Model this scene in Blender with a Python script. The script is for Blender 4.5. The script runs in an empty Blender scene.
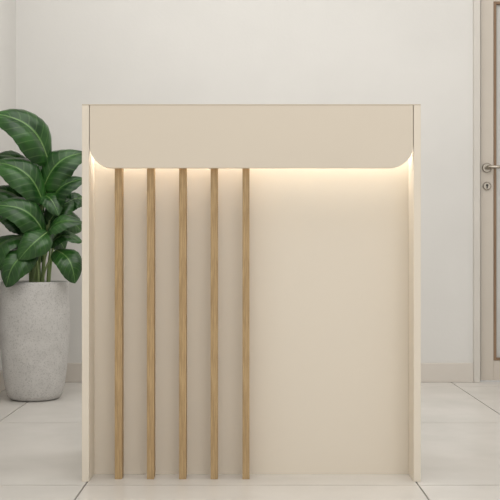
import bpy, bmesh, math, random
from mathutils import Vector, Matrix
random.seed(4)
S = bpy.context.scene
C = S.collection
S.view_settings.view_transform = 'Standard'
PI = math.pi

def lin(r, g, b):
    f = lambda c: (c/255/12.92) if c/255 <= 0.04045 else ((c/255+0.055)/1.055)**2.4
    return (f(r), f(g), f(b), 1)

# ---------------------------------------------------------------- materials
def mat(name, c1, c2=None, scale=5, rough=.5, detail=4, bump=0, bscale=60, stretch=(1,1,1), metal=0, spec=.5, coords='Object', contrast=(.35,.65)):
    m = bpy.data.materials.new(name); m.use_nodes = True
    nt = m.node_tree; N = nt.nodes; L = nt.links
    b = N['Principled BSDF']
    b.inputs['Roughness'].default_value = rough
    b.inputs['Metallic'].default_value = metal
    b.inputs['Specular IOR Level'].default_value = spec
    b.inputs['Base Color'].default_value = c1
    tc = N.new('ShaderNodeTexCoord'); mp = N.new('ShaderNodeMapping')
    mp.inputs['Scale'].default_value = stretch
    L.new(tc.outputs[coords], mp.inputs[0])
    if c2:
        n = N.new('ShaderNodeTexNoise'); n.inputs['Scale'].default_value = scale; n.inputs['Detail'].default_value = detail
        r = N.new('ShaderNodeValToRGB')
        r.color_ramp.elements[0].position = contrast[0]; r.color_ramp.elements[1].position = contrast[1]
        r.color_ramp.elements[0].color = c1; r.color_ramp.elements[1].color = c2
        L.new(mp.outputs[0], n.inputs[0]); L.new(n.outputs[0], r.inputs[0]); L.new(r.outputs[0], b.inputs['Base Color'])
    if bump:
        n2 = N.new('ShaderNodeTexNoise'); n2.inputs['Scale'].default_value = bscale; n2.inputs['Detail'].default_value = 5
        bp = N.new('ShaderNodeBump'); bp.inputs['Strength'].default_value = bump; bp.inputs['Distance'].default_value = .002
        L.new(mp.outputs[0], n2.inputs[0]); L.new(n2.outputs[0], bp.inputs['Height']); L.new(bp.outputs[0], b.inputs['Normal'])
    return m

M = {}
M['wall'] = mat('wall_plaster', lin(219,217,213), lin(223,221,217), 2, .85, detail=3, bump=.2, bscale=80)
M['ceiling'] = mat('ceiling_paint', lin(238,237,235), lin(241,240,238), 2, .9)
M['skirt'] = mat('skirting_paint', lin(212,205,196), lin(215,208,199), 3, .45)
M['tile'] = mat('porcelain_tile', lin(206,202,196), lin(219,215,209), 3.5, .26, detail=10, bump=.03, bscale=20, spec=.5, contrast=(.3,.7))
M['grout'] = mat('grout', lin(124,120,114), lin(134,130,124), 40, .9)
M['cream'] = mat('cream_laminate', lin(217,206,189), None, rough=.5)
M['cream_lit'] = mat('cream_laminate_lit', lin(227,217,201), None, rough=.5)  # paler copy of the header cream; brightness of lit panels put into the colour
M['edge'] = mat('top_edge_tan', lin(196,182,160), None, rough=.5)
M['steel'] = mat('satin_steel', lin(160,152,140), lin(176,168,156), 60, .25, metal=1, stretch=(1,1,8))
M['keyhole'] = mat('keyhole_black', lin(30,28,26), None, rough=.6)
M['doorpaint'] = mat('door_pale_taupe', lin(202,193,181), lin(206,197,185), 4, .4)
M['casing'] = mat('door_casing', lin(208,203,195), lin(212,207,199), 4, .5)
M['bead'] = mat('door_bead_bronze', lin(126,100,76), lin(142,116,90), 20, .45, stretch=(1,1,.1))
M['soil'] = mat('potting_soil', lin(48,38,30), lin(80,64,50), 60, .95, bump=1, bscale=80)
M['stem'] = mat('stem_green', lin(132,158,94), lin(160,180,122), 10, .45)

def oak():
    m = bpy.data.materials.new('oak_wood'); m.use_nodes = True
    nt = m.node_tree; N = nt.nodes; L = nt.links; b = N['Principled BSDF']
    tc = N.new('ShaderNodeTexCoord'); mp = N.new('ShaderNodeMapping'); mp.inputs['Scale'].default_value = (260, 120, 9)
    oi = N.new('ShaderNodeObjectInfo')
    L.new(tc.outputs['Object'], mp.inputs[0])
    ad = N.new('ShaderNodeVectorMath'); ad.operation = 'ADD'
    L.new(mp.outputs[0], ad.inputs[0]); L.new(oi.outputs['Location'], ad.inputs[1])
    n = N.new('ShaderNodeTexNoise'); n.inputs['Scale'].default_value = 1.6; n.inputs['Detail'].default_value = 8; n.inputs['Roughness'].default_value = .65
    n.inputs['Distortion'].default_value = .3
    r = N.new('ShaderNodeValToRGB'); e = r.color_ramp.elements
    e[0].position = .3; e[0].color = lin(144,116,78); e[1].position = .7; e[1].color = lin(197,169,126)
    x = e.new(.5); x.color = lin(175,146,104)
    L.new(ad.outputs[0], n.inputs[0]); L.new(n.outputs[0], r.inputs[0]); L.new(r.outputs[0], b.inputs['Base Color'])
    bp = N.new('ShaderNodeBump'); bp.inputs['Strength'].default_value = .12; bp.inputs['Distance'].default_value = .0006
    L.new(n.outputs[0], bp.inputs['Height']); L.new(bp.outputs[0], b.inputs['Normal'])
    b.inputs['Roughness'].default_value = .6
    return m
M['oak'] = oak()

def concrete():
    m = bpy.data.materials.new('concrete_pot'); m.use_nodes = True
    nt = m.node_tree; N = nt.nodes; L = nt.links; b = N['Principled BSDF']
    tc = N.new('ShaderNodeTexCoord')
    n = N.new('ShaderNodeTexNoise'); n.inputs['Scale'].default_value = 16; n.inputs['Detail'].default_value = 8; n.inputs['Roughness'].default_value = .7
    r = N.new('ShaderNodeValToRGB'); e = r.color_ramp.elements
    e[0].position = .3; e[0].color = lin(194,192,189); e[1].position = .7; e[1].color = lin(211,209,206)
    L.new(tc.outputs['Object'], n.inputs[0]); L.new(n.outputs[0], r.inputs[0])
    v = N.new('ShaderNodeTexNoise'); v.inputs['Scale'].default_value = 160; v.inputs['Detail'].default_value = 3
    r2 = N.new('ShaderNodeValToRGB'); e2 = r2.color_ramp.elements
    e2[0].position = .36; e2[0].color = (.55,.55,.55,1); e2[1].position = .46; e2[1].color = (1,1,1,1)
    L.new(tc.outputs['Object'], v.inputs[0]); L.new(v.outputs[0], r2.inputs[0])
    mx = N.new('ShaderNodeMix'); mx.data_type = 'RGBA'; mx.blend_type = 'MULTIPLY'; mx.inputs[0].default_value = .5
    L.new(r.outputs[0], mx.inputs[6]); L.new(r2.outputs[0], mx.inputs[7]); L.new(mx.outputs[2], b.inputs['Base Color'])
    bp = N.new('ShaderNodeBump'); bp.inputs['Strength'].default_value = .25; bp.inputs['Distance'].default_value = .002
    L.new(v.outputs[0], bp.inputs['Height']); L.new(bp.outputs[0], b.inputs['Normal'])
    b.inputs['Roughness'].default_value = .8
    return m
M['concrete'] = concrete()

def leafmat():
    m = bpy.data.materials.new('glossy_leaf'); m.use_nodes = True
    nt = m.node_tree; N = nt.nodes; L = nt.links; b = N['Principled BSDF']
    uv = N.new('ShaderNodeUVMap'); uv.uv_map = 'UVMap'
    sp = N.new('ShaderNodeSeparateXYZ'); L.new(uv.outputs[0], sp.inputs[0])
    def mth(op, a, bb=None, clamp=False):
        n = N.new('ShaderNodeMath'); n.operation = op; n.use_clamp = clamp
        for i, q in enumerate((a, bb)):
            if q is None: continue
            if isinstance(q, (int, float)): n.inputs[i].default_value = q
            else: L.new(q, n.inputs[i])
        return n.outputs[0]
    u = sp.outputs[0]; av = mth('ABSOLUTE', mth('SUBTRACT', mth('MULTIPLY', sp.outputs[1], 2), 1))
    mid = mth('SUBTRACT', 1, mth('MULTIPLY', av, 16), True)
    ph = mth('SUBTRACT', mth('MULTIPLY', u, 8), mth('MULTIPLY', av, 1.7))
    fr = mth('ABSOLUTE', mth('SUBTRACT', mth('FRACT', ph), .5))
    vein = mth('MULTIPLY', mth('SUBTRACT', 1, mth('MULTIPLY', fr, 10), True), .2)
    k = mth('MAXIMUM', mth('MULTIPLY', mid, .7), vein)
    tc = N.new('ShaderNodeTexCoord')
    n = N.new('ShaderNodeTexNoise'); n.inputs['Scale'].default_value = 9; n.inputs['Detail'].default_value = 2
    L.new(tc.outputs['Object'], n.inputs[0])
    r = N.new('ShaderNodeValToRGB'); e = r.color_ramp.elements
    e[0].position = .35; e[0].color = lin(21,56,20); e[1].position = .7; e[1].color = lin(50,94,38)
    L.new(n.outputs[0], r.inputs[0])
    mx = N.new('ShaderNodeMix'); mx.data_type = 'RGBA'
    L.new(k, mx.inputs[0]); L.new(r.outputs[0], mx.inputs[6]); mx.inputs[7].default_value = lin(124,164,92)
    L.new(mx.outputs[2], b.inputs['Base Color'])
    bp = N.new('ShaderNodeBump'); bp.inputs['Strength'].default_value = .4; bp.inputs['Distance'].default_value = .003; bp.invert = True
    L.new(k, bp.inputs['Height']); L.new(bp.outputs[0], b.inputs['Normal'])
    b.inputs['Roughness'].default_value = .29
    b.inputs['Specular IOR Level'].default_value = .45
    return m
M['leaf'] = leafmat()

def glassmat():
    m = bpy.data.materials.new('door_glass'); m.use_nodes = True
    nt = m.node_tree; N = nt.nodes; L = nt.links
    b = N['Principled BSDF']; b.inputs['Base Color'].default_value = lin(222,221,217); b.inputs['Roughness'].default_value = .08
    tr = N.new('ShaderNodeBsdfTranslucent'); tr.inputs[0].default_value = lin(236,236,232)
    mx = N.new('ShaderNodeMixShader'); mx.inputs[0].default_value = .4
    L.new(b.outputs[0], mx.inputs[1]); L.new(tr.outputs[0], mx.inputs[2]); L.new(mx.outputs[0], N['Material Output'].inputs[0])
    return m
M['glass'] = glassmat()

def emis(name, col, s):
    m = bpy.data.materials.new(name); m.use_nodes = True
    b = m.node_tree.nodes['Principled BSDF']
    b.inputs['Emission Color'].default_value = col; b.inputs['Emission Strength'].default_value = s
    return m
M['led'] = emis('warm_led', lin(255,248,236), 1.2)

# ---------------------------------------------------------------- helpers
def box(bm, x0, x1, y0, y1, z0, z1, mi=0):
    vs = [bm.verts.new((x, y, z)) for x in (x0, x1) for y in (y0, y1) for z in (z0, z1)]
    for f in ((0,1,3,2), (4,6,7,5), (0,4,5,1), (2,3,7,6), (0,2,6,4), (1,5,7,3)):
        bm.faces.new([vs[i] for i in f]).material_index = mi
def prism_xz(bm, pts, y0, y1):
    a = [bm.verts.new((x, y0, z)) for x, z in pts]; b = [bm.verts.new((x, y1, z)) for x, z in pts]
    bm.faces.new(a); bm.faces.new(b[::-1])
    n = len(pts)
    for i in range(n):
        bm.faces.new((a[i], b[i], b[(i+1) % n], a[(i+1) % n]))
def lathe(bm, prof, seg=72, axis='z', c=(0,0,0), cap=True):
    rings = []
    for r, h in prof:
        ring = []
        for k in range(seg):
            a = 2*PI*k/seg
            p = (r*math.cos(a), r*math.sin(a), h) if axis == 'z' else (r*math.cos(a), h, r*math.sin(a))
            ring.append(bm.verts.new((p[0]+c[0], p[1]+c[1], p[2]+c[2])))
        rings.append(ring)
    for a, b in zip(rings, rings[1:]):
        for k in range(seg):
            bm.faces.new((a[k], a[(k+1) % seg], b[(k+1) % seg], b[k]))
    if cap:
        bm.faces.new(rings[0][::-1]); bm.faces.new(rings[-1])
def tube(bm, pts, r0, r1=None, seg=10):
    r1 = r0 if r1 is None else r1
    rings = []; n = len(pts)
    up = Vector((0.3, 1, 0.1)).normalized()
    for i, p in enumerate(pts):
        t = (pts[min(i+1, n-1)] - pts[max(i-1, 0)]).normalized()
        s = t.cross(up).normalized(); q = s.cross(t).normalized()
        r = r0 + (r1-r0)*i/(n-1)
        rings.append([bm.verts.new(p + s*math.cos(2*PI*k/seg)*r + q*math.sin(2*PI*k/seg)*r) for k in range(seg)])
    for a, b in zip(rings, rings[1:]):
        for k in range(seg): bm.faces.new((a[k], a[(k+1) % seg], b[(k+1) % seg], b[k]))
    bm.faces.new(rings[0][::-1]); bm.faces.new(rings[-1])
def obj(name, bm, m, parent=None, bevel=0, smooth=False, seg=2):
    bmesh.ops.recalc_face_normals(bm, faces=bm.faces)
    me = bpy.data.meshes.new(name); bm.to_mesh(me); bm.free()
    for x in (m if isinstance(m, list) else [m]): me.materials.append(x)
    if smooth:
        for p in me.polygons: p.use_smooth = True
    o = bpy.data.objects.new(name, me); C.objects.link(o)
    if parent: o.parent = parent
    if bevel:
        b = o.modifiers.new('bevel', 'BEVEL'); b.width = bevel; b.segments = seg; b.limit_method = 'ANGLE'; b.angle_limit = math.radians(40)
    return o
def boxes(name, lst, m, parent=None, bevel=0, **k):
    bm = bmesh.new()
    for b in lst: box(bm, *b)
    return obj(name, bm, m, parent, bevel, **k)
def struct(o, label, cat):
    o['kind'] = 'structure'; o['label'] = label; o['category'] = cat; return o
def empty(name, loc, label, cat):
    e = bpy.data.objects.new(name, None); C.objects.link(e); e.location = loc; e.empty_display_size = .1
    e['label'] = label; e['category'] = cat; return e

# ---------------------------------------------------------------- room
WY = 2.27      # back wall plane
LX = -1.213    # left wall plane
DX0, DX1, DH = 1.190, 2.12, 2.08   # door opening
RX = 2.9; FY = -3.6; CH = 2.7
struct(boxes('wall_back', [(LX-.12, DX0, WY, WY+.12, 0, CH), (DX1, RX+.12, WY, WY+.12, 0, CH), (DX0, DX1, WY, WY+.12, DH, CH)], M['wall']),
       'off-white plastered wall behind the counter and the potted plant', 'wall')
struct(boxes('wall_left', [(LX-.12, LX, FY, WY, 0, CH)], M['wall']), 'off-white side wall at the left beside the potted plant', 'wall')
struct(boxes('wall_right', [(RX, RX+.12, FY, WY, 0, CH)], M['wall']), 'off-white side wall to the right of the door', 'wall')
struct(boxes('ceiling', [(LX-.12, RX+.12, FY, WY+.12, CH, CH+.1)], M['ceiling']), 'plain white ceiling', 'ceiling')
# floor: large tiles with real joints, every other course staggered
bm = bmesh.new()
box(bm, LX-.12, RX+.12, FY, WY+.9, -.06, -.003, 1)
g = .0026; td = 1.065
for k in range(-4, 4):
    y = -.042 + td*k
    off, tw = (.49, .97) if k <= 0 else (1.04, 1.02)
    for j in range(-4, 5):
        x = off + tw*j
        x0 = max(x+g, LX-.1); x1 = min(x+tw-g, RX+.1); y0 = max(y+g, FY); y1 = min(y+td-g, WY+.9)
        if x1-x0 > .02 and y1-y0 > .02: box(bm, x0, x1, y0, y1, -.003, 0, 0)
struct(obj('floor', bm, [M['tile'], M['grout']]), 'pale satin floor of large square tiles with grey joints', 'floor')
struct(boxes('baseboard_back', [(LX+.014, DX0-.034, WY-.014, WY, 0, .1)], M['skirt'], bevel=.003), 'low off-white baseboard along the back wall', 'baseboard')
struct(boxes('baseboard_left', [(LX, LX+.014, FY, WY, 0, .1)], M['skirt'], bevel=.003), 'low off-white baseboard along the left side wall', 'baseboard')
struct(boxes('baseboard_right', [(DX1+.034, RX, WY-.014, WY, 0, .1)], M['skirt'], bevel=.003), 'low off-white baseboard on the back wall beyond the door', 'baseboard')

# door casing and door
struct(boxes('trim_1', [(DX0-.034, DX0, WY-.02, WY+.12, 0, DH+.034), (DX1, DX1+.034, WY-.02, WY+.12, 0, DH+.034), (DX0, DX1, WY-.02, WY+.12, DH, DH+.034)],
             M['casing'], bevel=.003), 'narrow pale frame around the glazed door', 'door frame')
d = empty('door_1', (DX0+.007, WY+.03, .006), 'pale taupe glazed door with brown bead and steel lever handle', 'door'); d['kind'] = 'structure'
W = DX1-DX0-.014; H = DH-.012; st = .068; br = .105
boxes('door_frame', [(0, st, -.02, .02, 0, H), (W-st, W, -.02, .02, 0, H), (st, W-st, -.02, .02, 0, br), (st, W-st, -.02, .02, H-.1, H)], M['doorpaint'], d, .002)
b_ = .014
boxes('glazing_bead', [(st, st+b_, -.024, .014, br, H-.1), (W-st-b_, W-st, -.024, .014, br, H-.1), (st+b_, W-st-b_, -.024, .014, br, br+b_), (st+b_, W-st-b_, -.024, .014, H-.1-b_, H-.1)], M['bead'], d, .002)
boxes('glass_pane', [(st+b_, W-st-b_, -.004, .004, br+b_, H-.1-b_)], M['glass'], d)
bm = bmesh.new(); hz = 1.105
lathe(bm, [(.024, -.0205), (.025, -.027), (.022, -.030)], 40, 'y', (.032, 0, hz))
ro = obj('door_handle', bm, M['steel'], d, smooth=False)
bm = bmesh.new()
pts = [Vector((.032, -.03, hz)), Vector((.032, -.055, hz)), Vector((.036, -.066, hz)), Vector((.050, -.071, hz)), Vector((.09, -.072, hz)), Vector((.150, -.070, hz))]
tube(bm, pts, .0095, .0085, 14)
obj('lever', bm, M['steel'], ro, smooth=True)
bm = bmesh.new(); lathe(bm, [(.020, -.0205), (.021, -.026), (.018, -.029)], 40, 'y', (.032, 0, hz-.095))
lk = obj('lock', bm, M['steel'], d)
bm = bmesh.new(); lathe(bm, [(.006, -.029), (.006, -.0305)], 20, 'y', (.032, 0, hz-.091)); box(bm, .029, .035, -.0305, -.029, hz-.108, hz-.092)
obj('keyhole', bm, M['keyhole'], lk)

# ---------------------------------------------------------------- counter
ct = empty('reception_counter', (.004, 0, 0), 'cream reception counter with rounded header, five oak slats and under-header light', 'reception counter')
HT = 1.114; HW = .5; T = .021; D = .5; TE = .003
for s in (-1, 1):
    x0, x1 = (-HW, -HW+T) if s < 0 else (HW-T, HW)
    boxes('side_panel', [(x0, x1, 0, D, 0, HT-TE)], M['cream_lit'], ct, .0010)
iw = HW-T
# header with rounded lower corners
R = .066; zb = .926; w = iw-.0018
pts = [(-w, HT-TE), (-w, zb+R)]
for k in range(17):
    a = PI + (PI/2)*k/16; pts.append((-w+R+R*math.cos(a), zb+R+R*math.sin(a)))
for k in range(17):
    a = 1.5*PI + (PI/2)*k/16; pts.append((w-R+R*math.cos(a), zb+R+R*math.sin(a)))
pts += [(w, zb+R), (w, HT-TE)]
q = []
for p in pts:
    if not q or (abs(p[0]-q[-1][0])+abs(p[1]-q[-1][1])) > 1e-5: q.append(p)
bm = bmesh.new(); prism_xz(bm, q, .0005, .019); obj('header_panel', bm, M['cream'], ct, .0008)
RY = .102
boxes('top_panel', [(-HW, HW, 0, D, HT-TE, HT)], M['edge'], ct, .0006)
boxes('back_panel', [(-iw, iw, RY, RY+.018, 0, HT-TE)], M['cream_lit'], ct, .0008)
boxes('soffit', [(-iw, iw, .019, RY, 1.000, 1.015)], M['cream'], ct, .0008)
boxes('work_surface', [(-iw, iw, RY+.018, D-.01, .72, .745)], M['cream'], ct, .001)
for i, x in enumerate((-.393, -.297, -.201, -.107, -.012)):
    x -= .004
    o = boxes('wooden_slat', [(-.0105, .0105, .034, .078, 0, 1.000)], M['oak'], ct, .0005)
    o.location = (x, 0, 0)
ls = boxes('light_strip', [(-iw+.005, iw-.005, .081, .091, .994, 1.000)], M['led'], ct)
ls['label'] = 'warm white light strip hidden behind the header'
def area(name, loc, rot, sx, sy, e, col, parent=None, spread=None):
    l = bpy.data.lights.new(name, 'AREA'); l.shape = 'RECTANGLE'; l.size = sx; l.size_y = sy; l.energy = e; l.color = col
    if spread: l.spread = spread
    o = bpy.data.objects.new(name, l); C.objects.link(o); o.location = loc; o.rotation_euler = rot
    if parent: o.parent = parent
    return o
area('under_header_light', (0, .086, .9925), (0, 0, 0), .945, .008, 1.1, (1, .99, .955), ct)

# ---------------------------------------------------------------- plant
pl = empty('potted_plant', (-.99, 1.68, 0), 'large glossy-leaved green plant in a tall grey concrete pot by the wall', 'potted plant')
bm = bmesh.new()
prof = [(.090, 0), (.106, .003), (.118, .012), (.127, .03), (.136, .07), (.146, .14), (.154, .23), (.159, .32), (.160, .39), (.158, .46), (.155, .52), (.153, .534), (.149, .540), (.141, .540), (.137, .534), (.134, .505), (.120, .49)]
lathe(bm, prof, 96); obj('pot', bm, M['concrete'], pl, smooth=True)
bm = bmesh.new(); lathe(bm, [(.134, .492), (.134, .508), (.09, .516), (.03, .520)], 48); obj('soil', bm, M['soil'], pl, smooth=True)

U = .0046
def P(x, z, y):   # elevation drawing of the plant: grid unit 4.6 mm, x from pot axis (35), z around eye level (250)
    return Vector(((x-35)*U, y, .684-(z-250)*U))
bl = bmesh.new(); uvl = bl.loops.layers.uv.new('UVMap'); bs = bmesh.new()
def leaf(base, tip, width, nrm, bend=.18, fold=.16, side=0):
    B, T_ = P(*base), P(*tip)
    ax = (T_-B); L_ = ax.length; t = ax.normalized()
    n = Vector(nrm); n = (n - t*n.dot(t)).normalized()
    s = t.cross(n).normalized()
    NU, NV = 34, 16
    grid = []
    cen = []
    for i in range(NU+1):
        u = i/NU
        wd = width*.5*U * (math.sin(PI*u**.86)**.58 if 0 < u < 1 else 0)
        if u > .88: wd *= 1-((u-.88)/.12)**1.5*.3
        c = B + ax*u + n*(math.sin(PI*u)*bend*L_) + s*(math.sin(PI*u)*side*L_)
        if u > .6: c = c - n*((u-.6)/.4)**2*.08*L_
        cen.append(c)
        row = []
        for j in range(NV+1):
            v = j/NV*2-1
            ripple = .0018*math.sin((u*8-abs(v)*1.7)*2*PI)*abs(v)**.6*(1 if 0 < i < NU else 0) + .009*math.sin(u*9+v*2+base[0])*abs(v)**3*math.sin(PI*u)
            row.append(bl.verts.new(c + s*(v*wd*(1-.08*abs(v))) + n*(wd*fold*2*(1.1*abs(v)**1.15 - 1.5*abs(v)**2.4) + ripple)))
        grid.append(row)
    for i in range(NU):
        for j in range(NV):
            f = bl.faces.new((grid[i][j], grid[i+1][j], grid[i+1][j+1], grid[i][j+1])); f.smooth = True
            for lp, (a, b) in zip(f.loops, ((i, j), (i+1, j), (i+1, j+1), (i, j+1))):
                lp[uvl].uv = (a/NU, b/NV)
    root = Vector(((B.x)*.3 + random.uniform(-.03, .03), B.y*.3 + random.uniform(-.02, .02), .505))
    mid = Vector((root.x + (B.x-root.x)*.25, root.y + (B.y-root.y)*.3, root.z + (B.z-root.z)*.62))
    pts = []
    for k in range(15):
        q = k/14
        pts.append(root*(1-q)**2 + mid*2*q*(1-q) + B*q*q)
    for i in (2, 5, 9, 14): pts.append(cen[i] - n*.0014)
    tube(bs, pts, .0068, .0018, 8)

LV = [
 ((48,162,.02), (2,114,-.10), 52, (.45,-.75,.5), .16, .26, .08),
 ((43,190,.00), (83,150,.02), 42, (-.1,-.85,.5), .14, .24, -.08),
 ((45,204,-.03), (1,162,-.12), 45, (.35,-.75,.6), .16, .24, .08),
 ((30,174,.06), (-3,153,.00), 28, (.1,-.65,.75), .18, .22, 0),
 ((50,212,.03), (83,178,-.05), 34, (-.5,-.75,.4), .18, .24, -.05),
 ((32,218,-.02), (-6,188,-.08), 35, (.2,-.6,.8), .18, .22, .05),
 ((48,236,-.06), (6,205,-.17), 42, (.3,-.75,.55), .16, .24, .08),
 ((46,226,.03), (70,198,.05), 30, (-.2,-.9,.3), .15, .22, 0),
 ((48,236,-.05), (85,221,-.10), 28, (-.1,-.6,.8), .22, .22, .05),
 ((28,234,.02), (-5,214,.0), 28, (.1,-.65,.75), .2, .22, 0),
 ((30,236,-.05), (0,274,-.15), 38, (-.5,-.7,.5), .24, .24, .1),
 ((52,232,-.09), (28,258,-.19), 32, (.1,-.9,.45), .2, .24, -.06),
 ((40,250,-.10), (16,284,-.20), 34, (-.15,-.95,.25), .16, .22, .08),
 ((50,246,-.02), (84,240,-.06), 25, (.0,-.55,.85), .24, .22, 0),
 ((58,250,-.05), (80,281,-.12), 30, (.35,-.9,.3), .2, .22, -.08),
 ((44,200,.08), (38,158,.12), 34, (.1,-.9,.3), .1, .22, 0),
 ((52,215,.08), (78,230,.12), 26, (.2,-.9,.4), .2, .22, 0),
 ((35,220,.06), (16,186,.10), 32, (-.1,-.9,.3), .1, .22, 0),
 ((30,240,.08), (4,250,.12), 26, (.1,-.8,.5), .2, .22, 0),
 ((58,206,.10), (80,196,.14), 26, (.1,-.8,.5), .2, .22, 0),
 ((24,205,.08), (0,202,.10), 28, (.1,-.8,.5), .2, .22, 0),
 ((50,185,.08), (58,158,.12), 26, (.1,-.9,.3), .15, .22, 0),
 ((40,222,.05), (62,250,.10), 28, (.3,-.9,.3), .15, .22, 0),
 ((34,230,.07), (30,268,.10), 26, (-.1,-.9,.3), .15, .22, 0),
 ((38,196,.02), (62,214,-.08), 26, (.3,-.8,.5), .2, .24, -.05),
]
for L in LV: leaf(*L)
me = bpy.data.meshes.new('foliage'); bl.to_mesh(me); bl.free(); me.materials.append(M['leaf'])
fo = bpy.data.objects.new('foliage', me); C.objects.link(fo); fo.parent = pl
obj('stem', bs, M['stem'], pl, smooth=True)

# ---------------------------------------------------------------- light
wd = bpy.data.worlds.new('world'); S.world = wd; wd.use_nodes = True
bg = wd.node_tree.nodes['Background']; bg.inputs[0].default_value = (1, .994, .982, 1); bg.inputs[1].default_value = 1.05
area('overhead_fill', (.3, .3, 2.68), (0, 0, 0), 2.8, 3.0, 51, (1, .988, .97))  # unseen area lamp added overhead as soft fill, not a fixture
area('front_fill', (.9, -3.5, 1.7), (math.radians(84), 0, math.radians(8)), 2.6, 1.6, 15, (1, .99, .975))  # added fill from behind the camera; no window stands there

# ---------------------------------------------------------------- camera
cd = bpy.data.cameras.new('camera'); cd.lens = 1017/500*36; cd.sensor_width = 36
co = bpy.data.objects.new('camera', cd); C.objects.link(co); co.location = (0, -3, .684); co.rotation_euler = (PI/2, 0, 0)
S.camera = co
